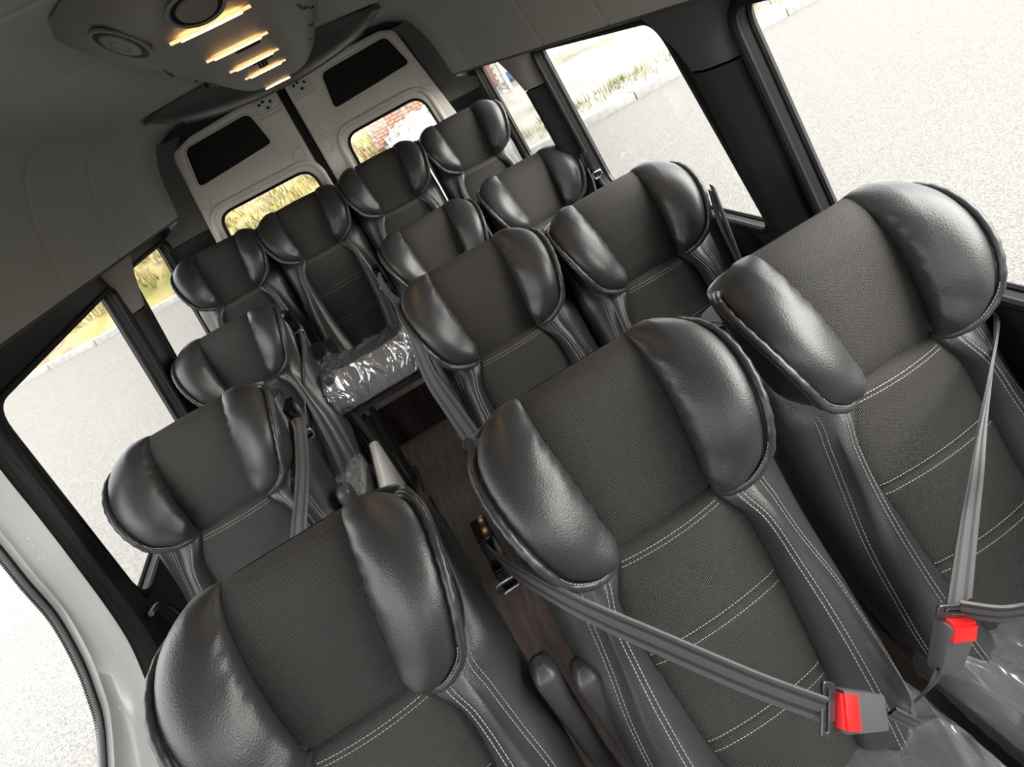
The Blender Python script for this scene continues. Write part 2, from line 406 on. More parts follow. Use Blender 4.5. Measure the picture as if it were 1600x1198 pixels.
def rear_door(name, out, panel, glass, s, lab):
    e = struct(empty(name, (0,0,0)), lab)
    sheet('door_skin', out, [panel, glass], .05, dm, PAINT, .010, e)
    sheet('dark_panel', panel, [], .01, lambda u, v, d: (u, YD+.012+d, v), RUBBER, 0, e, smooth=0)['label'] = 'blank black upper panel'
    sheet('pane', glass, [], .004, lambda u, v, d: (u, YD+.02+d, v), GLASS, 0, e, smooth=0)
    c = np.array(glass); b = MB(); b.tube(np.c_[c[:,0], np.full(len(c), YD-.024), c[:,1]], .008, 8, closed=True); b.build('seal', RUBBER, e)
    cen = c.mean(0); d = c-cen; big = cen + d*(1 + .055/np.linalg.norm(d, axis=1)[:,None])
    b = MB(); b.tube(np.c_[big[:,0], np.full(len(c), YD-.022), big[:,1]], .017, 10, closed=True); b.build('window_moulding', PAINT, e)
    c = np.array(panel); b = MB(); b.tube(np.c_[c[:,0], np.full(len(c), YD-.022), c[:,1]], .006, 6, closed=True); b.build('panel_rim', PAINT, e)
    return e
d1 = rear_door('door_1', DL, UL, GL, -1, 'left rear door, painted grey metal with blank upper panel and window')
d2 = rear_door('door_2', DR, UR, GR, 1, 'right rear door, painted grey metal with blank upper panel and window')
bk = sheet('wall_rear', [(-1.0,Zs),(1.0,Zs),(.96,1.62),(.80,2.0),(.5,2.085),(-.5,2.085),(-.80,2.0),(-.96,1.62)], [GL, GR], .01, lambda u, v, d: (u, YD+.045+d, v), LINER_D)
struct(bk, 'black body frame behind the rear doors')
def emboss(e, pts, r=.014):
    lp = rounded(pts, r, 3); b = MB(); b.tube([(u, YD-.026, v) for u, v in lp], .0035, 6, closed=True); b.build('pressed_rib', PAINT, e)
emboss(d1, [(-.195,1.585),(-.100,1.60),(-.095,1.665),(-.135,1.665)]); emboss(d1, [(-.695,1.60),(-.655,1.585),(-.635,1.655),(-.69,1.665)])
emboss(d2, [(.02,1.72),(.085,1.735),(.115,1.655),(.075,1.640)]); emboss(d2, [(.0,1.69),(.055,1.63),(.05,1.58),(.015,1.55)]); emboss(d2, [(.645,1.70),(.68,1.70),(.685,1.63),(.625,1.655)])
for e, cx, zz in ((d1,-.44,1.585),(d1,-.19,1.585),(d2,.22,1.655),(d2,.46,1.66)):
    b = MB(); lp = rounded([(cx-.033,zz-.008),(cx+.033,zz-.008),(cx+.033,zz+.010),(cx-.033,zz+.010)], .006, 3); b.tube([(u, YD-.026, v) for u, v in lp], .003, 6, closed=True); b.build('clip_slot', PAINT, e)
PLATE = mat('latch_plate', (.58,.57,.53), .4)
for e, x0, x1, zt in ((d1,-.205,-.085,1.975),(d2,.0,.115,1.985)):
    b = MB(); b.box(((x0+x1)/2, YD-.032, zt-.045), (x1-x0, .016, .075), bev=.006); b.build('latch_plate', PLATE, e)
    for fx, fz in ((.22,-.03),(.5,-.06),(.72,-.035),(.42,-.022)):
        b = MB(); b.disc((x0+(x1-x0)*fx, YD-.041, zt+fz), (0,1,0), .008, .004, 12); b.build('bolt_hole', RUBBER, e)
    b = MB(); b.tube([(x0-.01, YD-.027, zt-.10),(x1+.0, YD-.027, zt-.10)], .006, 6); b.build('fold', PAINT, e)
b = MB(); b.box((-.049, YD-.004, 1.0), (.040, .05, 2.0), bev=.008); struct(b.build('trim_8', RUBBER), 'black rubber strip between the rear doors')
# corner posts beside the rear doors and header
for k, s in ((9,-1),(10,1)):
    e = struct(empty('trim_%d' % k, (0,0,0)), 'dark corner post beside the %s rear door' % ('left' if s < 0 else 'right'))
    for nm, za, zc, mm in (('lower_cover', 0, 1.50, VINYL), ('upper_cover', 1.506, 1.99, LINER_M)):
        rows = []
        for z in np.linspace(za, zc, 10):
            xw = .955 - .07*max(0, z-.95)
            if z > 1.6: xw = float(np.interp(z, [p[1] for p in SHELL], [p[0] for p in SHELL]))
            xd = float(np.interp(z, [0,1.3,1.92,2.0],[.80,.75,.665,.60])) + (.02 if s > 0 else 0)*0
            rows.append([(s*(xw+.01), 2.80, z),(s*(xw-.004), 2.84, z),(s*(xw*.7+xd*.3), 2.89, z),(s*(xw*.3+xd*.7), 2.925, z),(s*xd, 2.945, z),(s*xd, 2.99, z)])
        b = MB(); b.grid(np.array(rows)); b.build(nm, mm, e, smooth=60)
# ------------------------------------------------------------------ overhead console
def cz(x, y):
    """underside height of the console"""
    wv = float(np.interp(y, [.10,.14,.20,.28,.40,1.7,2.0],[.06,.10,.15,.205,.24,.225,.22])); a = min(1, abs(x)/wv)
    hgt = float(np.interp(y, [.10,.13,.18,.26,.5,1.9],[.035,.075,.10,.108,.108,.105]))
    return 2.060 - hgt*(1 - max(0,(a-.30)/.70)**2.0)**.9, wv
con = empty('overhead_console', (0, .9, 2.06), 'long grey ceiling console with round vents and five lit amber strips', 'ceiling console')
def W(b, name, m, parent=con, **k):
    ob = b.build(name, m, parent, **k); ob.location = -Vector((0,.9,2.06)) if parent is con else ob.location; return ob
ys = np.r_[np.linspace(.10,.4,16), np.linspace(.45,2.05,24)]
rows = []
for y in ys:
    _, wv = cz(0, y); rows.append([(a*wv, y, cz(a*wv*.9999, y)[0]) for a in np.linspace(-1, 1, 41)])
b = MB(); b.grid(np.array(rows), flip=True)
f0 = [(p[0], p[1]-.0, p[2]) for p in rows[0]]; b.grid(np.array([[(p[0], p[1], 2.066) for p in f0], f0]), flip=True)
W(b, 'shell', CONSOLE, smooth=50)
for (cx, cy) in ((-.128,.252),(.0,.165),(.135,.235)):
    z = cz(cx, cy)[0]
    n = np.array([(cz(cx+.02,cy)[0]-cz(cx-.02,cy)[0])/.04, (cz(cx,cy+.03)[0]-cz(cx,cy-.03)[0])/.06, -1.]); n /= np.linalg.norm(n)
    c = np.array([cx, cy, z]); a1 = np.cross(n, [1,0,0]); a1 /= np.linalg.norm(a1); a2 = np.cross(n, a1); th = np.linspace(0, 2*pi, 40, endpoint=False)
    ring = lambda r, h: c + n*h + r*(np.cos(th)[:,None]*a1 + np.sin(th)[:,None]*a2)
    b = MB(); b.tube(ring(.041,.001), .0035, 8, closed=True); v1 = W(b, 'vent_ring', CONSOLE)
    b = MB(); b.disc(c+n*.0005, n, .038, .003, 40); W(b, 'vent_well', RUBBER)
    b = MB(); P = [ring(r, h) for r, h in ((.0005,.006),(.012,.006),(.0135,.0048),(.015,.006),(.024,.006),(.029,.0045),(.031,.0))]; b.grid(np.array(P), cv=True); W(b, 'vent_disc', CONSOLE, smooth=25)
def lamp(xa, xb, y, z, wd):
    b = MB(); n = 16; xs = np.linspace(xa, xb, n); hw = [wd*(.10+.90*sin(pi*(i+.5)/n)**1.1) for i in range(n)]
    rows = [[(x, y-h, z),(x, y-h*.6, z-.005),(x, y+h*.6, z-.005),(x, y+h, z)] for x, h in zip(xs, hw)]; b.grid(np.array(rows), flip=True)
    return b
for i, y in enumerate((.235,.567,.93,1.29)):
    z = cz(0, y)[0] - .002
    W(lamp(-.066,.066, y, z, .008 if i else .010), 'lamp_lens', LAMPRIM)
    W(lamp(-.050,.050, y, z-.0022, .0055), 'lamp_bulb', LAMP)
    li = bpy.data.lights.new('console_lamp', 'AREA'); li.shape = 'RECTANGLE'; li.size = .12; li.size_y = .02; li.energy = .2; li.color = (1,.62,.3)
    lo = bpy.data.objects.new('lamp_glow', li); COL.objects.link(lo); lo.parent = con; lo.location = (0, y-.9, z-.012-2.06)
for s in (-1, 1):                                         # slots and small buttons on both slopes
    for i, (y, ln, off) in enumerate(((.62,.10,.62),(.85,.10,.74),(1.12,.11,.70),(1.45,.12,.68))):
        x = s*off*.24; z = cz(x, y)[0]
        b = MB(); b.box((x, y, z-.001), (.004, ln, .005), Matrix.Rotation(-s*.12, 3, 'Z')); W(b, 'slot', RUBBER, smooth=0)
        if i < 3: b = MB(); x2 = s*(off+.06)*.24; b.box((x2, y+.13, cz(x2, y+.13)[0]-.001), (.009,.014,.005)); W(b, 'button', RUBBER, smooth=0)
for y in (.66, 1.03, 1.36):
    b = MB(); z = cz(.01, y)[0]; b.box((.015, y, z-.002), (.055,.012,.006), bev=.002); W(b, 'switch', RUBBER)
b = MB(); b.disc((.01, 1.06, cz(.01,1.06)[0]-.006), (0,.3,-1), .013, .016, 16); W(b, 'reading_lamp', GLOSSB)
b = MB(); b.disc((-.165, 1.30, cz(-.165,1.3)[0]-.006), (-.3,.2,-1), .013, .016, 16); W(b, 'reading_lamp', GLOSSB)
# transverse bar behind the console
bar = empty('overhead_crossbar', (0, 2.2, 2.06), 'dark lens shaped crossbar on the ceiling behind the lit console', 'ceiling bar')
def B(b, name, m, **k):
    ob = b.build(name, m, bar, **k); ob.location = -Vector((0,2.2,2.06)); return ob
rows = []
for x in np.linspace(-.53, .50, 41):
    t = (x+.015)/.515; sag = .128*max(0, 1-t*t)**.8; zc = 2.060 - .03*t*t
    ya, yb = 2.0 + .02*t*t, 2.42
    rows.append([(x, ya, zc+.012),(x, ya, zc-.004),(x, ya+.012, zc-sag*.35),(x, ya+.05, zc-sag*.75),(x, ya+.11, zc-sag*.98),(x, ya+.15, zc-sag),(x, ya+.19, zc-sag*.97),(x, ya+.26, zc-sag*.6),(x, yb, zc)])
b = MB(); b.grid(np.array(rows)); B(b, 'shell', mat('bar_plastic', (.05,.05,.05), .42, bump=('noise', 700, .3, .001)), smooth=50)
b = MB(); b.tube([(x, 2.155, 2.060-.03*t*t-.128*max(0,1-t*t)**.8-.002) for x in np.linspace(-.42,.40,30) for t in [(x+.015)/.515]], .005, 6); B(b, 'edge_strip', CONSOLE)
b = lamp(-.066, .042, 2.08, 1.952, .010); B(b, 'lamp_lens', LAMP)
for x in (-.30, .32):
    t = (x+.015)/.515; b = MB(); b.box((x, 2.17, 2.06-.03*t*t-.128*(1-t*t)**.8-.003), (.10,.012,.006), bev=.002); B(b, 'switch', RUBBER)

# ------------------------------------------------------------------ seats
RIM = np.array([[.095,.006,0],[.108,-.028,.006],[.140,-.056,.024],[.178,-.068,.056],[.195,-.073,.098],[.209,-.062,.142],[.219,-.035,.182],[.223,.003,.210],[.219,.045,.226],[.206,.085,.229],[.186,.12,.22],[.160,.14,.20]])
INN = np.array([[.095,.004,0],[.100,.004,.03],[.1015,.008,.08],[.1025,.017,.13],[.103,.030,.18],[.1035,.050,.222],[.104,.075,.247],[.104,.100,.256],[.104,.125,.252],[.104,.145,.235],[.104,.155,.21]])
rim = resample(cr(RIM), 60); inn = resample(cr(INN), 60)
def wing_mesh(s):
    S = np.linspace(0, 1, 26); rows = []
    n0 = np.array([-.42, -.86, .28]); n0 /= np.linalg.norm(n0)
    for i in range(60):
        t = i/59; a, c = inn[i], rim[i]
        tan = (rim[min(59,i+1)]+inn[min(59,i+1)]-rim[max(0,i-1)]-inn[max(0,i-1)]); n = np.cross(c-a, tan); n /= np.linalg.norm(n)+1e-9
        if n @ np.array([-.2,-.8,.6]) < 0: n = -n
        k = min(1, t/.25); n = n0*(1-k*.6) + n*k*.6; n /= np.linalg.norm(n)
        amp = .046*min(1, (t/.16))**.6*(1-.68*max(0,(t-.30)/.70)**1.2)
        wid = np.linalg.norm(c-a); amp = min(amp, wid*.55+.004); row = []
        for q in S:
            p = a*(1-q*.93)+c*q*.93
            pf = (1-abs(2*q-1)**(3.2-.8*t))**.62 if 0 < q < 1 else 0
            pf *= (1-.18*(q-.4))*(1-max(0,(t-.5)/.5)*(1-min(1,q/.45))*.75)
            h = amp*pf
            cre = sin(t*78+3*sin(t*13))*.0025*math.exp(-((q-.10)/.09)**2)*max(0, sin(pi*min(1,max(0,(t-.22)/.55))))
            cre += sin(t*41+1.3)*.0010*math.exp(-((q-.25)/.14)**2)*max(0, sin(pi*min(1,max(0,(t-.3)/.5))))
            pp = p + n*(h+cre); row.append((s*pp[0], pp[1], pp[2]))
        rows.append(row)
    b = MB(); b.grid(np.array(rows), flip=(s < 0)); return b
def pipe_mesh(s):
    r = rim*[s,1,1]; b = MB(); rr = .0070 + .0006*np.sin(np.arange(60)*1.9) + .0004*np.sin(np.arange(60)*4.3)
    b.tube(r, rr, 8); b.tube(r + np.array([s*.003,.013,-.002]), .0055, 8)
    il = (inn*.16+rim*.84)*[s,1,1]; b.grid(np.stack([il+[0,.004,-.001], r+[0,-.001,0]], 1), flip=(s < 0)); return b
def headshell_mesh():
    b = MB(); rows = []
    for i in range(0, 60, 2):
        p = rim[i]; D = max(.168-p[1], .02); ph = np.linspace(0, pi, 26); t = i/59; xw = .231-.05*max(0,(t-.6)/.4)**2
        rows.append([((p[0]+(xw-p[0])*sin(f)**.5)*np.sign(cos(f))*abs(cos(f))**.5, p[1]+.008+D*sin(f)**.75, p[2]-.002) for f in ph])
    b.grid(np.array(rows)); b.add(rows[-1], [tuple(range(26))]); return b
def panel_mesh():
    us = np.linspace(-1, 1, 25); rows = []; q = inn.copy(); q[0,2] = -.010; q[0,1] = .016; q[1,2] = -.004; q[1,1] = .006
    for p in q:
        rows.append([(u*(p[0]+.004), p[1]-.010*(1-u**4)*min(1,p[2]/.05+.3)+.004, p[2]+.004*(1-u*u)*(p[2] > .2)) for u in us])
    b = MB(); b.grid(np.array(rows), flip=True); return b
ZB = [.185, .115, .045, 0, -.06, -.14, -.22, -.32, -.41, -.465, -.505]
fwi = lambda z: interp(z, ZB, [.200,.176,.110,.094,.121,.127,.122,.114,.10,.09,.082])
fyi = lambda z: interp(z, ZB, [.078,.056,.028,.0,-.009,-.022,-.046,-.080,-.115,-.14,-.155])
fwo = lambda z: interp(z, ZB, [.214,.206,.186,.168,.174,.184,.199,.206,.208,.203,.186])
fbl = lambda z: interp(z, ZB, [.0,.002,.006,.014,.034,.044,.050,.055,.055,.046,.020])
LINES = (-.178, -.328)
def ins_y(x, z):
    w_ = fwi(z)+.01; u = x/w_; y = fyi(z) - .012*(1-u*u)
    for l in LINES: y = y + .0035*math.exp(-((z-l)/.007)**2)
    y += .010*max(0, (abs(u)-.82)/.18)**2
    y += .004*math.exp(-((z)/.006)**2)
    return y
def insert_mesh():
    zs = np.unique(np.r_[np.linspace(.0, -.49, 60), [l+d for l in LINES for d in (-.014,-.009,-.005,0,.005,.009,.014)], [-.003,-.006,-.012,-.018]])[::-1]
    rows = [[(u*(fwi(z)+.01), ins_y(u*(fwi(z)+.01), z), z) for u in np.linspace(-1, 1, 25)] for z in zs]
    rows.insert(0, [(x*.99, y+.022, .004) for x, y, z in rows[0]])
    b = MB(); b.grid(np.array(rows), flip=True); return b
def bol_sec(z):
    wi, wo, yi, bl = fwi(z), fwo(z), fyi(z), fbl(z)
    m_ = wi + (wo-wi)*.42; xw = .231 if z > -.36 else .231-.02*min(1,(-.36-z)/.1)
    pts = [(wi-.004, yi+.014),(wi+.004, yi-.004-bl*.25),(wi+(wo-wi)*.20, yi-bl*.72),(m_, yi-bl*1.0),(wi+(wo-wi)*.75, yi-bl*.92),(wo-.004, yi-bl*.42),(wo+(xw-wo)*.62, yi+.014),(xw-.002, yi+.055),(xw, min(yi+.100,.125)),(xw-.012, min(yi+.138,.155)),(xw-.06, min(yi+.155,.172))]
    return cr(pts, 4)
SEAM_I, SEAM_O = 12, 21       # indices on the cross-section of the two stitch seams
def bol_grid(s):
    zs = np.r_[np.linspace(.185, -.46, 60), -.470, -.482, -.492, -.500, -.505]; rows = []
    for z in zs:
        c = bol_sec(z); k = max(0, (-.46-z)/.045); cen = np.array([(fwi(z)+fwo(z))/2, fyi(z)+.03]); sc = sqrt(max(.02, 1-k*k*.95)); c = cen + (c-cen)*sc
        for ix in (SEAM_I, SEAM_O): c[ix] += (cen-c[ix])/np.linalg.norm(cen-c[ix])*.0028
        rows.append([(s*p[0], p[1], z) for p in c])
    return np.array(rows), zs
def bolster_mesh(s):
    g, _ = bol_grid(s); b = MB(); b.grid(g, flip=(s > 0)); n = g.shape[1]; b.add(g[-1], [tuple(range(n))]); b.add(g[0], [tuple(range(n))]); return b
def backshell_mesh():
    zs = np.linspace(.15, -.50, 20); rows = []
    for z in zs:
        wo, yi = fwo(z), fyi(z); x = np.linspace(-1, 1, 21)
        rows.append([(u*(wo+.012), min(yi,.03)+.125+.035*(1-u**4), z) for u in x])
    b = MB(); b.grid(np.array(rows)); return b
def dashes(b, P, N_, gap=.0062, ln=.0044, r=.00062):
    P = np.asarray(P, float); L = np.linalg.norm(np.diff(P, axis=0), axis=1).sum(); n = int(L/gap)
    A = resample(P, n*4+1)
    for i in range(n):
        a, c = A[i*4], A[i*4]+(A[i*4+1]-A[i*4])/(np.linalg.norm(A[i*4+1]-A[i*4])+1e-9)*ln
        t = c-a; t /= np.linalg.norm(t)+1e-9; sd = np.cross(t, N_); sd /= np.linalg.norm(sd)+1e-9; up = np.cross(sd, t)
        b.add([a+sd*r, a-sd*r, a+up*r*1.2, c+sd*r, c-sd*r, c+up*r*1.2], [(0,3,5,2),(1,2,5,4),(0,2,1),(3,4,5),(0,1,4,3)])
def stitch_mesh():
    b = MB(); F_ = np.array([0,-1,0.])
    for l in LINES:
        for d in (-.0085, .0085):
            z = l+d; w_ = fwi(z)-.004; dashes(b, [(x, ins_y(x, z)-.0006, z) for x in np.linspace(-w_, w_, 20)], F_)
    for z in (-.012, -.020):
        w_ = fwi(z)-.006; dashes(b, [(x, ins_y(x, z)-.0006, z) for x in np.linspace(-w_, w_, 20)], F_)
    for s in (-1, 1):
        g, zs = bol_grid(s); zi = [i for i, z in enumerate(zs) if -.48 < z < -.0]
        for ix in (SEAM_I, SEAM_O):
            for dd in (-1, 1):
                pts = []
                for i in zi:
                    p = g[i, ix]; q = g[i, ix+dd]; d = (q-p)/np.linalg.norm(q-p); nrm = np.array([s*.15 if ix == SEAM_I else s*.7, -1, 0]); nrm /= np.linalg.norm(nrm)
                    pts.append(p + d*.0046 + nrm*.0022)
                dashes(b, pts, np.array([0,-1,0.]))
    for s in (-1, 1):                                     # inside the wing rims
        P = np.array([rim[i]*.94+inn[i]*.06 for i in range(3, 20)])*[s,1,1] + np.array([0,-.008,.004]); dashes(b, P, F_)
    return b
def cushion_y(): return -.14, -.60
def cush_grid():
    ys = np.linspace(0, 1, 34); rows = []
    for t in ys:
        # profile runs from the back, over the top, round the front and under
        if t < .62: y = -.10 - .44*(t/.62); z = -.450 + .075*(t/.62)
        elif t < .88: a = (t-.62)/.26*pi/2*1.1; y = -.54-.065*sin(a); z = -.375 - .05*(1-cos(a)) - .10*((t-.62)/.26)
        else: k = (t-.88)/.12; y = -.60+.10*k*k; z = -.533-.03*k
        row = []
        for u in np.linspace(-1, 1, 37):
            au = abs(u); x = np.sign(u)*.222*min(1, au*1.06)**.97
            top = z + (.030*math.exp(-((au-.78)/.16)**2) if t < .88 else 0) - .012*(1-au*au)*(t < .62) - .05*max(0,(au-.90)/.10)**2*(t < .8)
            yy = y - (.012*math.exp(-((au-.78)/.2)**2) if .55 < t < .9 else 0) + (.02*max(0,(au-.88)/.12)**2 if t > .5 else 0)
            row.append((x, yy, top))
        rows.append(row)
    return np.array(rows)
CG = cush_grid()
def cushion_mesh():
    b = MB(); b.grid(CG)
    for j in (0, -1):
        side = CG[:, j]; low = side.copy(); low[:,2] = np.minimum(low[:,2], -.565); low[:,1] = np.clip(low[:,1], -.58, -.10)
        b.grid(np.stack([side, low], 1), flip=(j == 0))
    back = CG[0].copy(); back[:,2] = -.565; b.grid(np.stack([CG[0], back], 0), flip=True)
    return b
def cush_insert_mesh():
    b = MB(); g = CG[0:27, 9:28] + np.array([0,-.0015,.0035]); b.grid(g); return b
def wrap_mesh(seed):
    r = np.random.default_rng(seed); g = CG[:31].copy(); rows = resample(g.reshape(31,-1), 130).reshape(130, 37, 3)
    rows = np.stack([resample(q, 130) for q in rows]); nu, nv = rows.shape[:2]
    U, V = np.meshgrid(np.linspace(0,1,nu), np.linspace(0,1,nv), indexing='ij'); h = np.zeros((nu,nv))
    for _ in range(130):
        a = r.normal(0, .45); cu, cv = r.uniform(0,1,2); ln = r.uniform(.07,.30); wd = r.uniform(.008,.016)
        du, dv = (U-cu), (V-cv); al = du*cos(a)+dv*sin(a); ac = -du*sin(a)+dv*cos(a) + .06*np.sin(al*9+cu*20)*.5
        h += r.uniform(.003,.011)*np.exp(-(al/ln)**2)*np.exp(-np.abs(ac/wd)**1.3)
    edge = np.exp(-(V/.07)**2)+np.exp(-((1-V)/.07)**2)
    h += edge*.006*np.abs(np.sin(U*60+3*np.sin(V*40)))
    N_ = np.zeros_like(rows); N_[...,2] = 1; N_[...,1] = -np.clip((U-.55)*4, 0, 1)*1.3; N_ /= np.linalg.norm(N_, axis=2)[...,None]
    P = rows + N_*(h+.006)[...,None]; P[...,0] *= 1.015
    b = MB(); b.grid(P); return b
def arm_mesh(s, up=True):
    """folded-up armrest beside the backrest, top end rounded"""
    b = MB(); rows = []
    path = cr([(0,.10,-.52),(0,.055,-.40),(0,.03,-.30),(0,.015,-.22),(0,.005,-.15),(0,.0,-.10)], 6)
    n = len(path)
    for i, p in enumerate(path):
        t = i/(n-1); hw = .017+.006*t*t; hd = .028+.003*t
        k = max(0, (t-.90)/.10); f = (1-(k*.97)**2.6)**.45; th = np.linspace(0, 2*pi, 20, endpoint=False)
        rows.append([(s*.0+p[0]+hw*f*np.sign(cos(a))*abs(cos(a))**.6, p[1]+hd*f*np.sign(sin(a))*abs(sin(a))**.6, p[2]+.01*k) for a in th])
    b.grid(np.array(rows), cv=True); b.add(rows[-1], [tuple(range(20))]); return b
def legs_mesh(x):
    b = MB(); b.box((x, -.20, -.135), (.03, .05, .27), bev=.006); b.box((x, -.30, -.262), (.045, .42, .016), bev=.004); b.tube([(x,-.50,-.02),(x,-.42,-.26)], .014, 8); return b
def frame_mesh():
    b = MB(); b.box((0,-.34,-.575), (.36,.42,.03), bev=.006); b.tube([(-.19,-.12,-.58),(.19,-.12,-.58)], .018, 10); b.tube([(-.19,-.52,-.58),(.19,-.52,-.58)], .014, 10); return b
def shield_mesh(s):
    lp = rounded([(-.46,-.80),(.08,-.87),(.15,-.80),(.12,-.52),(.02,-.47),(-.15,-.50),(-.42,-.54),(-.47,-.62)], .05, 4)
    return lp
def guide_mesh(s):
    b = MB(); b.box((0,0,0), (.030,.052,.075), Matrix.Rotation(.18, 3, 'X'), bev=.008); b.box((s*.004,-.018,-.052), (.026,.016,.05), Matrix.Rotation(.18, 3, 'X'), bev=.004); return b
def guide_loop_mesh(s):
    b = MB(); b.tube([(s*.004-.020,-.034,-.06),(s*.004-.016,-.040,-.045),(s*.004+.016,-.040,-.045),(s*.004+.020,-.034,-.06),(s*.004+.014,-.028,-.075),(s*.004-.014,-.028,-.075)], .0035, 8, closed=True); return b

ME = {}
def proto(key, b, m, smooth=60, uv=None):
    me = bpy.data.meshes.new(key); me.from_pydata(b.v, [], b.f); me.validate(); me.update()
    me.materials.append(m); me.polygons.foreach_set('use_smooth', [True]*len(me.polygons))
    if smooth < 180: me.set_sharp_from_angle(angle=math.radians(smooth))
    if uv is not None:
        ul = me.uv_layers.new(name='cloth'); vi = np.empty(len(me.loops), int); me.loops.foreach_get('vertex_index', vi)
        ul.data.foreach_set('uv', np.asarray(uv, float)[vi].ravel())
    ME[key] = me
def grid_uv(b, nu, nv):
    P = np.array(b.v).reshape(nu, nv, 3); mid = P[:, nv//2]; L = np.r_[0, np.cumsum(np.linalg.norm(np.diff(mid, axis=0), axis=1))]
    return np.stack([P[:,:,0], np.repeat(L[:,None], nv, 1)], -1).reshape(-1, 2)
proto('wing_l', wing_mesh(-1), LEATHER, 180); proto('wing_r', wing_mesh(1), LEATHER, 180)
proto('pipe_l', pipe_mesh(-1), PIPE, 180); proto('pipe_r', pipe_mesh(1), PIPE, 180)
proto('head', headshell_mesh(), LEATHER); _b = panel_mesh(); proto('panel', _b, FABRIC, 180, grid_uv(_b, 60, 25))
_b = insert_mesh(); proto('insert', _b, FABRIC, 180, grid_uv(_b, len(_b.v)//25, 25)); proto('bol_l', bolster_mesh(-1), LEATHER, 180); proto('bol_r', bolster_mesh(1), LEATHER, 180)
proto('back', backshell_mesh(), PLASTIC_M); proto('stitch', stitch_mesh(), STITCH, 30)
proto('cushion', cushion_mesh(), LEATHER); _b = cush_insert_mesh(); proto('cush_ins', _b, FABRIC, 180, grid_uv(_b, 27, 19))
proto('arm', arm_mesh(1), mat('arm_plastic', (.045,.046,.048), .38, bump=('noise', 900, .15, .0006))); proto('frame', frame_mesh(), METAL_D); proto('leg_l', legs_mesh(-.16), METAL_D); proto('leg_r', legs_mesh(.16), METAL_D)
for k_, s_ in (('l',-1),('r',1)): proto('guide_'+k_, guide_mesh(s_), GLOSSB); proto('loop_'+k_, guide_loop_mesh(s_), METAL)

def pix(u, v, y):
    d = RGT*((u-PPX)/FPX) + DWN*((v-PPY)/FPX) + FWD; t = (y-CAM.y)/d.y; return np.array(CAM + d*t)
GUIDE_PX = {'D1L': (765,848), 'D2L': (643,498), 'D3L': (592,428), 'S2': (460,645), 'S3': (456,500), 'D3R': (918,252)}
def part(name, key, parent, loc=(0,0,0), label=None):
    ob = bpy.data.objects.new(name, ME[key]); COL.objects.link(ob); ob.parent = parent; ob.location = loc
    if label: ob['label'] = label
    return ob
SEATS = {}
def seat(key, pos, floor, label, group, side, shield=False, arm=True, guide=True):
    x, y, z = pos
    root = empty('passenger_seat', (x, y-.30, floor), label, 'seat', group); H = (0, .30, z-floor)
    part('headrest_panel', 'panel', root, H); part('headrest_shell', 'head', root, H)
    for k in ('l','r'):
        wg = part('headrest_wing', 'wing_'+k, root, H); part('piping', 'pipe_'+k, wg)
    part('back_insert', 'insert', root, H); part('side_bolster', 'bol_l', root, H); part('side_bolster', 'bol_r', root, H)
    part('back_shell', 'back', root, H); s = part('stitching', 'stitch', root, H); s['kind'] = 'stuff'
    cu = part('seat_cushion', 'cushion', root, H); part('cushion_insert', 'cush_ins', cu)
    part('seat_frame', 'frame', root, H)
    hz = z - floor - .585
    for k in ('l','r'):
        lg = part('leg', 'leg_'+k, root, (0,.30,hz)); lg.scale.z = hz/.27
    if arm: part('armrest', 'arm', root, (.256 if side > 0 else -.226, .30, z-floor+(-.045 if side < 0 else .0)))
    if guide:
        gp = pix(*GUIDE_PX[key], y+(.10 if key != 'D3R' else -.12)) - np.array([x, y-.30, floor]) if key in GUIDE_PX else np.array([side*.236, .395, z-floor+.13])
        g = part('belt_guide', 'guide_'+('r' if side > 0 else 'l'), root, tuple(gp)); part('guide_loop', 'loop_'+('r' if side > 0 else 'l'), g)
    if shield:
        lp = shield_mesh(side)
        ob = sheet('side_shield', lp, [], .03, lambda u, v, d: (side*(.258+d), u+.30, v+z-floor), SHIELD, .01, root); ob['label'] = 'pale plastic side shield'
    if key[1] == '4':
        for ch in root.children:
            nm = ch.name.split('.')[0]
            if nm in ('headrest_shell','side_bolster','back_shell'): ch.scale.x = .93
            if key != 'B4' and nm in ('seat_cushion','seat_frame'): ch.scale.y = .60
            if key != 'B4' and nm == 'leg': ch.scale.y = .60; ch.location.y = .30
            if nm in ('seat_cushion','seat_frame'): ch.scale.x = .95
    SEATS[key] = np.array(pos); return root
G = 'black passenger seats with winged headrests'
R4 = .0
seat('S1', (-.304,.006,.949), 0, 'black single seat cut off by the bottom edge, beside the silver door frame', G, 1, guide=False)
seat('D1L', (.233,-.010,.962), 0, 'large black aisle seat in front with belt drawn across it to a red buckle', G, -1)
seat('D1R', (.721,.017,.950), 0, 'large black window seat in front with belt hanging straight down to a red buckle', G, 1, arm=False, guide=False)
seat('S2', (-.617,.837,.977), 0, 'black single seat directly behind the nearest left seat, belt hanging at its aisle side', G, 1, shield=True)
seat('D2L', (.221,.865,.982), 0, 'black aisle seat of the second right pair, belt latch parked by its armrest', G, -1)
seat('D2R', (.681,.844,.954), 0, 'black window seat of the second right pair, beside the middle window', G, 1, arm=False, guide=False)
seat('S3', (-.673,1.826,.949), 0, 'black single seat with pale side shield, last on the left before the rear bench', G, 1, shield=True)
seat('D3L', (.226,1.834,.944), 0, 'black aisle seat of the third right pair, just ahead of the rear bench', G, -1)
seat('D3R', (.699,1.834,.949), 0, 'black window seat of the third right pair, just ahead of the rear bench', G, 1, arm=False)
seat('A4', (-.661,2.412,1.197), 0, 'leftmost black seat of the raised rear bench, by the rear left window', G, -1, arm=False, guide=False)
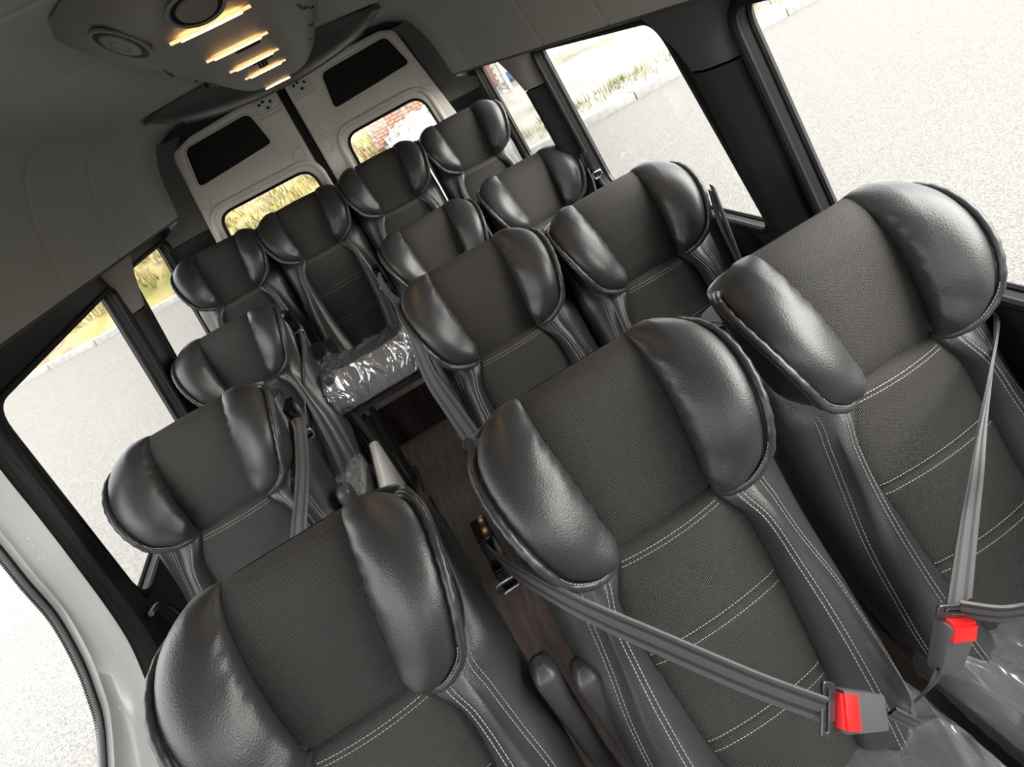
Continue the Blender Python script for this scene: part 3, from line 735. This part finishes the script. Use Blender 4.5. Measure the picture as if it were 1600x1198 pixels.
seat('B4', (-.234,2.403,1.201), 0, 'rear bench seat facing the aisle, its cushion wrapped in clear film', G, 1, arm=False, guide=False)
seat('C4', (.196,2.395,1.213), 0, 'rear bench seat under the right rear door window, third from the left', G, -1, arm=False, guide=False)
seat('D4', (.636,2.406,1.209), 0, 'rightmost black seat of the raised rear bench, by the rear right window', G, 1, arm=False, guide=False)

# clear film over cushions
for i, (k, lab) in enumerate((('D1L','clear crinkled film over the cushion of the nearest right aisle seat'),('D1R','clear crinkled film over the cushion of the nearest right window seat'),('B4','clear film wrapped over the rear bench cushion facing the aisle'),('S3','clear film on the cushion of the left seat with the pale side shield'),('S2','clear film on the cushion of the second left single seat'))):
    p = SEATS[k]; ob = wrap_mesh(10+i).build('plastic_film', WRAP, loc=tuple(p), smooth=180); tag(ob, lab, 'plastic film', 'clear films over the seat cushions')

# ------------------------------------------------------------------ seat belts
def buckle(root, P, ax, up, size=1.0):
    """buckle body along ax, flat face towards up"""
    ax = Vector(ax).normalized(); up = Vector(up); up = (up - ax*up.dot(ax)).normalized(); sd = ax.cross(up); R = Matrix((sd, up, ax)).transposed()
    P = Vector(P)
    b = MB(); n0 = len(b.v); b.box((0,0,-.004), (.050,.028,.082), bev=.008)
    b.v = [(x*(1+.10*z/.04), y*(1.0+.22*z/.04 if y > 0 else 1), z) for x, y, z in b.v]
    ob = b.build('buckle', BUCK, root); ob.matrix_local = Matrix.Translation(P) @ R.to_4x4()
    b = MB(); b.box((0,.003,.0365), (.043,.022,.010), bev=.002); b.box((0,.0155,.026), (.043,.006,.022), Matrix.Rotation(.07, 3, 'X'), bev=.0015); b.build('release_button', RED, ob)
    return ob, R
def latch(root, P, ax, up):
    ax = Vector(ax).normalized(); up = Vector(up); up = (up - ax*up.dot(ax)).normalized(); sd = ax.cross(up); R = Matrix((sd, up, ax)).transposed()
    b = MB(); lp = rounded([(-.034,-.012),(.034,-.012),(.036,.012),(-.036,.012)], .006, 4)
    hole = rounded([(-.027,.001),(.027,.001),(.027,.008),(-.027,.008)], .002, 2)
    ob = sheet('latch_plate', lp, [hole], .006, lambda u, v, d: (u, d, v), METAL_D, .002, root); ob.matrix_local = Matrix.Translation(Vector(P)) @ R.to_4x4()
    b = MB(); b.box((0,0,-.022), (.024,.003,.022), bev=.001); b.build('tongue', METAL, ob)
    b = MB()
    for k in range(4): b.box((0,.0035,-.0095+k*.0026), (.026,.001,.0012))
    b.build('grip_rib', METAL, ob, smooth=0)
    return ob
def belt(loc, label, ribs, root_name='seat_belt'):
    r = empty(root_name, loc, label, 'seat belt', 'seat belts of the passenger seats'); L = np.array(loc)
    for pts, wd, wid in ribs:
        P = resample(cr(np.array(pts, float)-L, 10), 50); Wd = np.array(wd, float)
        if Wd.ndim == 2: Wd = np.stack([np.interp(np.linspace(0,1,50), np.linspace(0,1,len(Wd)), Wd[:,k]) for k in range(3)], 1)
        b = MB(); b.ribbon(P, Wd, wid); ob = b.build('webbing', [WEB, WEB_D], r, smooth=60); ob.data.polygons.foreach_set('material_index', [1 if (k % 14) in (1, 4, 8, 11) else 0 for k in range(len(ob.data.polygons))])
    return r
def pix(u, v, y):
    d = RGT*((u-PPX)/FPX) + DWN*((v-PPY)/FPX) + FWD; t = (y-CAM.y)/d.y; return np.array(CAM + d*t)
# nearest aisle seat: belt drawn across to its buckle
A0, A1 = pix(795,885,.02), pix(1288,1108,-.215)
r = belt(tuple(A0), 'dark grey seat belt drawn diagonally across the nearest right aisle seat', [([pix(770,862,.06), A0, pix(900,945,-.10), pix(1050,1012,-.15), pix(1180,1068,-.19), A1], [(-.2,.3,.9),(.15,-.2,.95),(.35,-.2,.9),(.42,-.2,.88),(.45,-.2,.85)], .046),
    ([pix(1392,1112,-.225), pix(1425,1128,-.20), pix(1470,1150,-.16)], (.35,-.5,.8), .034)])
ax = (pix(1340,1110,-.215)-A1); ax /= np.linalg.norm(ax)
latch(r, A1-A0+ax*.006, -ax, (.1,-.9,.4)); buckle(r, pix(1340,1110,-.215)-A0, -ax, (.1,-.8,.6))
# nearest window seat
B0, B1 = pix(1556,490,.02), pix(1497,945,-.215)
r = belt(tuple(B0), 'dark grey seat belt hanging straight down the nearest right window seat', [([np.minimum(pix(1548,470,.07), [.935,9,9]), B0, pix(1530,690,-.12), pix(1515,800,-.16), B1], [(.5,.8,0),(.75,.6,0),(.9,.4,0),(1,.1,0),(1,-.05,-.1)], .046),
    ([pix(1500,950,-.22), pix(1560,958,-.24), np.minimum(pix(1598,954,-.245), [.925,9,9]), np.minimum(pix(1635,945,-.22), [.94,9,9])], (0,-.3,1), .042), ([pix(1475,1035,-.22), pix(1462,1062,-.215), pix(1440,1085,-.18)], (1,.2,-.2), .036)])
ax = pix(1483,1010,-.215)-B1; ax /= np.linalg.norm(ax)
latch(r, B1-B0+ax*.010, -ax, (.15,-.9,.3)); buckle(r, pix(1486,1003,-.215)-B0, -ax, (.3,-.8,.4))
# parked and hanging belts
p = SEATS['D2L']; C0 = pix(640,505,p[1]+.05)
r = belt(tuple(C0), 'dark grey seat belt slack beside the second right aisle seat, latch by the armrest', [([pix(634,490,p[1]+.07), C0, pix(672,585,p[1]-.02), pix(708,640,p[1]-.04), pix(738,683,p[1]-.05)], [(.3,-.9,0),(.6,-.7,.1),(.8,-.5,.2),(.9,-.3,.2)], .054)])
q = pix(742,690,p[1]-.052); latch(r, q-C0, (.3,.1,1), (0,-1,.2))
p = SEATS['S2']; C0 = pix(468,668,p[1]+.05)
belt(tuple(C0), 'dark grey seat belt hanging down the aisle side of the second left seat', [([pix(462,650,p[1]+.08), C0, pix(472,740,p[1]-.01), pix(466,840,p[1]-.10), pix(463,930,p[1]-.16)], [(.6,.7,0),(.8,.5,0),(1,.1,0),(1,0,0)], .046)])
p = SEATS['S3']; C0 = pix(474,530,p[1]+.05)
belt(tuple(C0), 'pale edged seat belt hanging beside the left seat with the side shield', [([pix(468,512,p[1]+.08), C0, pix(478,600,p[1]-.02), pix(483,680,p[1]-.10), pix(487,745,p[1]-.16)], [(.3,1,0),(.35,.9,0),(.4,.9,0)], .046)])
p = SEATS['D3L']; C0 = pix(596,440,p[1]+.05)
belt(tuple(C0), 'black seat belt behind the wing of the third right aisle seat', [([pix(590,425,p[1]+.08), C0, pix(612,462,p[1]+.02), pix(640,478,p[1]-.03)], [(.5,-.8,0),(.6,-.6,.3)], .044)])
p = SEATS['D2R']; C0 = pix(1112,290,.78)
belt(tuple(C0), 'thin dark seat belt straps between the middle right window and its seat', [([C0, pix(1135,350,.74), pix(1160,416,.70)], (.25,1,0), .036), ([pix(1110,298,.80), pix(1126,352,.76), pix(1156,416,.72)], (.25,1,0), .036)])
p = SEATS['D3R']; C0 = pix(918,262,p[1]-.14)
belt(tuple(C0), 'thin dark seat belt at the window side of the third right window seat', [([C0, pix(928,287,p[1]-.16), pix(934,320,p[1]-.18)], (.3,1,0), .04)])
# rear bench buckles poking up between cushions
for (u, v, k) in ((497,548,'B4'),(518,540,'B4')):
    p = SEATS[k]; q = pix(u, v, p[1]-.22); r = empty('buckle', tuple(q), 'black belt buckle standing between the rear bench cushions, %s one' % ('left' if u < 510 else 'right'), 'buckle')
    b = MB(); b.box((0,0,0), (.045,.026,.07), bev=.007); b.build('body', PLASTIC_M, r); b = MB(); b.box((0,0,.034), (.036,.016,.008), bev=.002); b.build('release_button', METAL_D, r)
    b = MB(); b.box((0,.01,-.07), (.03,.008,.09), bev=.003); b.build('stalk', PLASTIC, r)

# ------------------------------------------------------------------ outside
ROAD = mat('asphalt', (.42,.41,.39), .9, spec=.2)
ramp_color(ROAD, [(.34,(.090,.087,.079)),(.5,(.148,.1435,.132)),(.66,(.200,.194,.180))], 90, detail=12)
KERB = mat('kerb_stone', (.6,.59,.56), .9); ramp_color(KERB, [(.3,(.20,.196,.185)),(.7,(.28,.276,.264))], 6)
b = MB(); b.box((0, 6, -.70), (90, 90, .1)); struct(b.build('ground', ROAD, smooth=0), 'pale worn asphalt road all around the van')
YELLOW = mat('dry_bank', (.4,.34,.15), 1, spec=.05)
ramp_color(YELLOW, [(.32,(.13,.13,.045)),(.45,(.22,.185,.075)),(.55,(.27,.23,.12)),(.62,(.16,.11,.075)),(.70,(.33,.32,.29))], .9, detail=10)
PALE = mat('pale_bank', (.5,.48,.42), 1, spec=.05)
ramp_color(PALE, [(.30,(.15,.14,.10)),(.45,(.24,.23,.20)),(.60,(.29,.28,.26)),(.75,(.20,.18,.15))], .7, detail=10)
def bank(name, m, x0, x1, yf, h, depth, lab, amp=.25, seed=1):
    r = np.random.default_rng(seed); nx, ny = 70, 26; ph = r.uniform(0, 6.28, 12); rows = []
    for i in range(ny):
        v = i/(ny-1); row = []
        for j in range(nx):
            u = j/(nx-1); x = x0+(x1-x0)*u; y = yf(x)+depth*v
            z = -.62 + h*v**.8 + amp*v**.5*sum(sin(x*k*.55+ph[k]+y*.4*(k % 3))/(1.0+.5*k) for k in range(1,8))*.4
            row.append((x, y, z))
        rows.append(row)
    b = MB(); b.grid(np.array(rows), flip=True); return struct(b.build(name, m, smooth=80), lab)
kl = lambda x: 17.6 - .03*(x+6); krt = lambda x: 11.75
bank('hill_left', YELLOW, -34, 1.3, kl, 7.5, 22, 'yellow dry grass bank rising behind the road', .35, 3)
bank('hill_right', PALE, 1.1, 30, krt, 2.7, 22, 'pale bare bank of sand and rubble beyond the right kerb', .18, 5)
def tufts(name, m, x0, x1, yf, h, depth, n, lab, seed, size):
    r = np.random.default_rng(seed); b = MB()
    for _ in range(n):
        x = r.uniform(x0, x1); v = .03+r.uniform(0, .55)**1.2; y = yf(x)+depth*v; z = -.62+h*v**.8
        for k in range(7):
            a = r.uniform(0, 2*pi); hgt = size*r.uniform(.5,1.3); lean = r.uniform(.2,.8)*hgt; wd = .025*size/.4
            p = np.array([x+r.normal(0,.08), y+r.normal(0,.08), z-.05]); q = p+[cos(a)*lean, sin(a)*lean, hgt]; sd = np.array([-sin(a), cos(a), 0])*wd
            b.add([p-sd, p+sd, q], [(0,1,2)])
    ob = b.build(name, m, smooth=0); tag(ob, lab, 'grass'); ob['kind'] = 'stuff'; return ob
GR1 = mat('dry_grass', (.5,.42,.14), .9); ramp_color(GR1, [(.35,(.16,.16,.05)),(.5,(.26,.215,.08)),(.65,(.29,.25,.14))], .8)
GR2 = mat('green_weeds', (.34,.36,.14), .9); ramp_color(GR2, [(.4,(.17,.18,.08)),(.6,(.26,.23,.11))], .8)
tufts('dry_grass', GR1, -26, 1.2, kl, 7.5, 22, 3200, 'tufts of dry yellow grass on the left bank', 8, .45)
tufts('roadside_weeds', GR2, 2.5, 10, lambda x: 12.2, .5, 1.2, 160, 'low weeds along the right kerb', 9, .22)
for nm, yf, xs, lab in (('kerb', lambda x: kl(x)-.35, np.arange(-26, 1, 1.2), 'pale concrete kerb along the left side of the road'), ('kerb', lambda x: krt(x)-.30, np.arange(1.2, 27, 1.2), 'pale concrete kerb along the right side of the road')):
    e = empty(nm, (float(xs[0]), float(yf(xs[0])), -.65), lab, 'kerb'); L = Vector(e.location); me = None
    for x in xs:
        if me is None:
            b = MB(); b.box((0,0,0), (1.18,.32,.22), bev=.03); ob = b.build('kerb_stone', KERB, e); me = ob.data
        else: ob = bpy.data.objects.new('kerb_stone', me); COL.objects.link(ob); ob.parent = e
        ob.location = Vector((x, yf(x), -.60)) - L
# brick wall, post, blue drum seen through the rear right window
wallm = mat('brick', (.62,.26,.16), .9); ramp_color(wallm, [(.35,(.22,.10,.06)),(.6,(.31,.17,.12))], 3)
mort = mat('mortar', (.27,.25,.23), .95)
bw = empty('brick_wall', (2.7, 16.9, .60), 'low red brick wall on the bank seen through the rear right door window', 'wall')
b = MB(); b.box((-.02,.09,.34), (3.6,.14,1.2)); b.build('mortar_core', mort, bw, smooth=0)
me = None
for r_ in range(13):
    for c_ in range(17):
        if me is None: b = MB(); b.box((0,0,0), (.195,.05,.068)); ob = b.build('brick', wallm, bw, smooth=0); me = ob.data
        else: ob = bpy.data.objects.new('brick', me); COL.objects.link(ob); ob.parent = bw
        ob.location = (-1.70+c_*.208+(.10 if r_ % 2 else 0), random.uniform(-.012,.012), -.20+r_*.083)
WHITE = mat('pale_rubble', (.4,.4,.38), .95, spec=.1); ramp_color(WHITE, [(.3,(.15,.147,.138)),(.5,(.25,.247,.236)),(.75,(.31,.306,.295))], 5, detail=10)
r5 = np.random.default_rng(11); rows = []
for v in np.linspace(0, 1, 22):
    rows.append([(x, 15.0+1.85*v, -.55+(1.22 if x < 3.6 else .95)*v**.6*(1-.12*sin(x*2.1))+.05*r5.normal()*v) for x in np.linspace(1.15, 4.5, 46)])
b = MB(); b.grid(np.array(rows), flip=True); tag(b.build('rubble_mound', WHITE, smooth=30), 'pale rubble heaped against the foot of the red brick wall', 'rubble')['kind'] = 'stuff'
b = MB(); b.tube([(4.66,16.6,-.25),(4.52,16.6,2.6)], .07, 12); b.tube([(4.52,16.6,2.6),(4.515,16.6,2.66)], .09, 12); pst = b.build('post', mat('white_post', (.40,.40,.395), .6)); tag(pst, 'white post standing before the brick wall, through the rear right window', 'post')
dr = empty('blue_drum', (5.05, 17.4, -.05), 'blue drum beside the white post beyond the rear right window', 'drum')
b = MB(); k_ = .55
prof = [(0,0),(.40,0),(.44,.05),(.44,.35),(.46,.38),(.44,.41),(.44,.70),(.46,.73),(.44,.76),(.44,1.05),(.40,1.1),(0,1.1)]; th = np.linspace(0, 2*pi, 24, endpoint=False)
b.grid(np.array([[(k_*r_*cos(a), k_*r_*sin(a), z*k_) for a in th] for r_, z in prof]), cv=True); b.build('body', mat('blue_plastic', (.05,.13,.27), .5), dr)
b = MB(); b.disc((.1,0,.61), (0,0,1), .03, .02, 12); b.build('cap', mat('white_cap', (.35,.35,.35), .5), dr)
# dark pull handle low beside the left window
b = MB(); b.tube(cr([tuple(ray_x(u, v, -.90)) for u, v in [(236,958),(246,946),(262,945),(280,958),(296,975)]], 8), .008, 8); tag(b.build('pull_handle', PLASTIC), 'small black pull handle low beside the left window', 'handle')
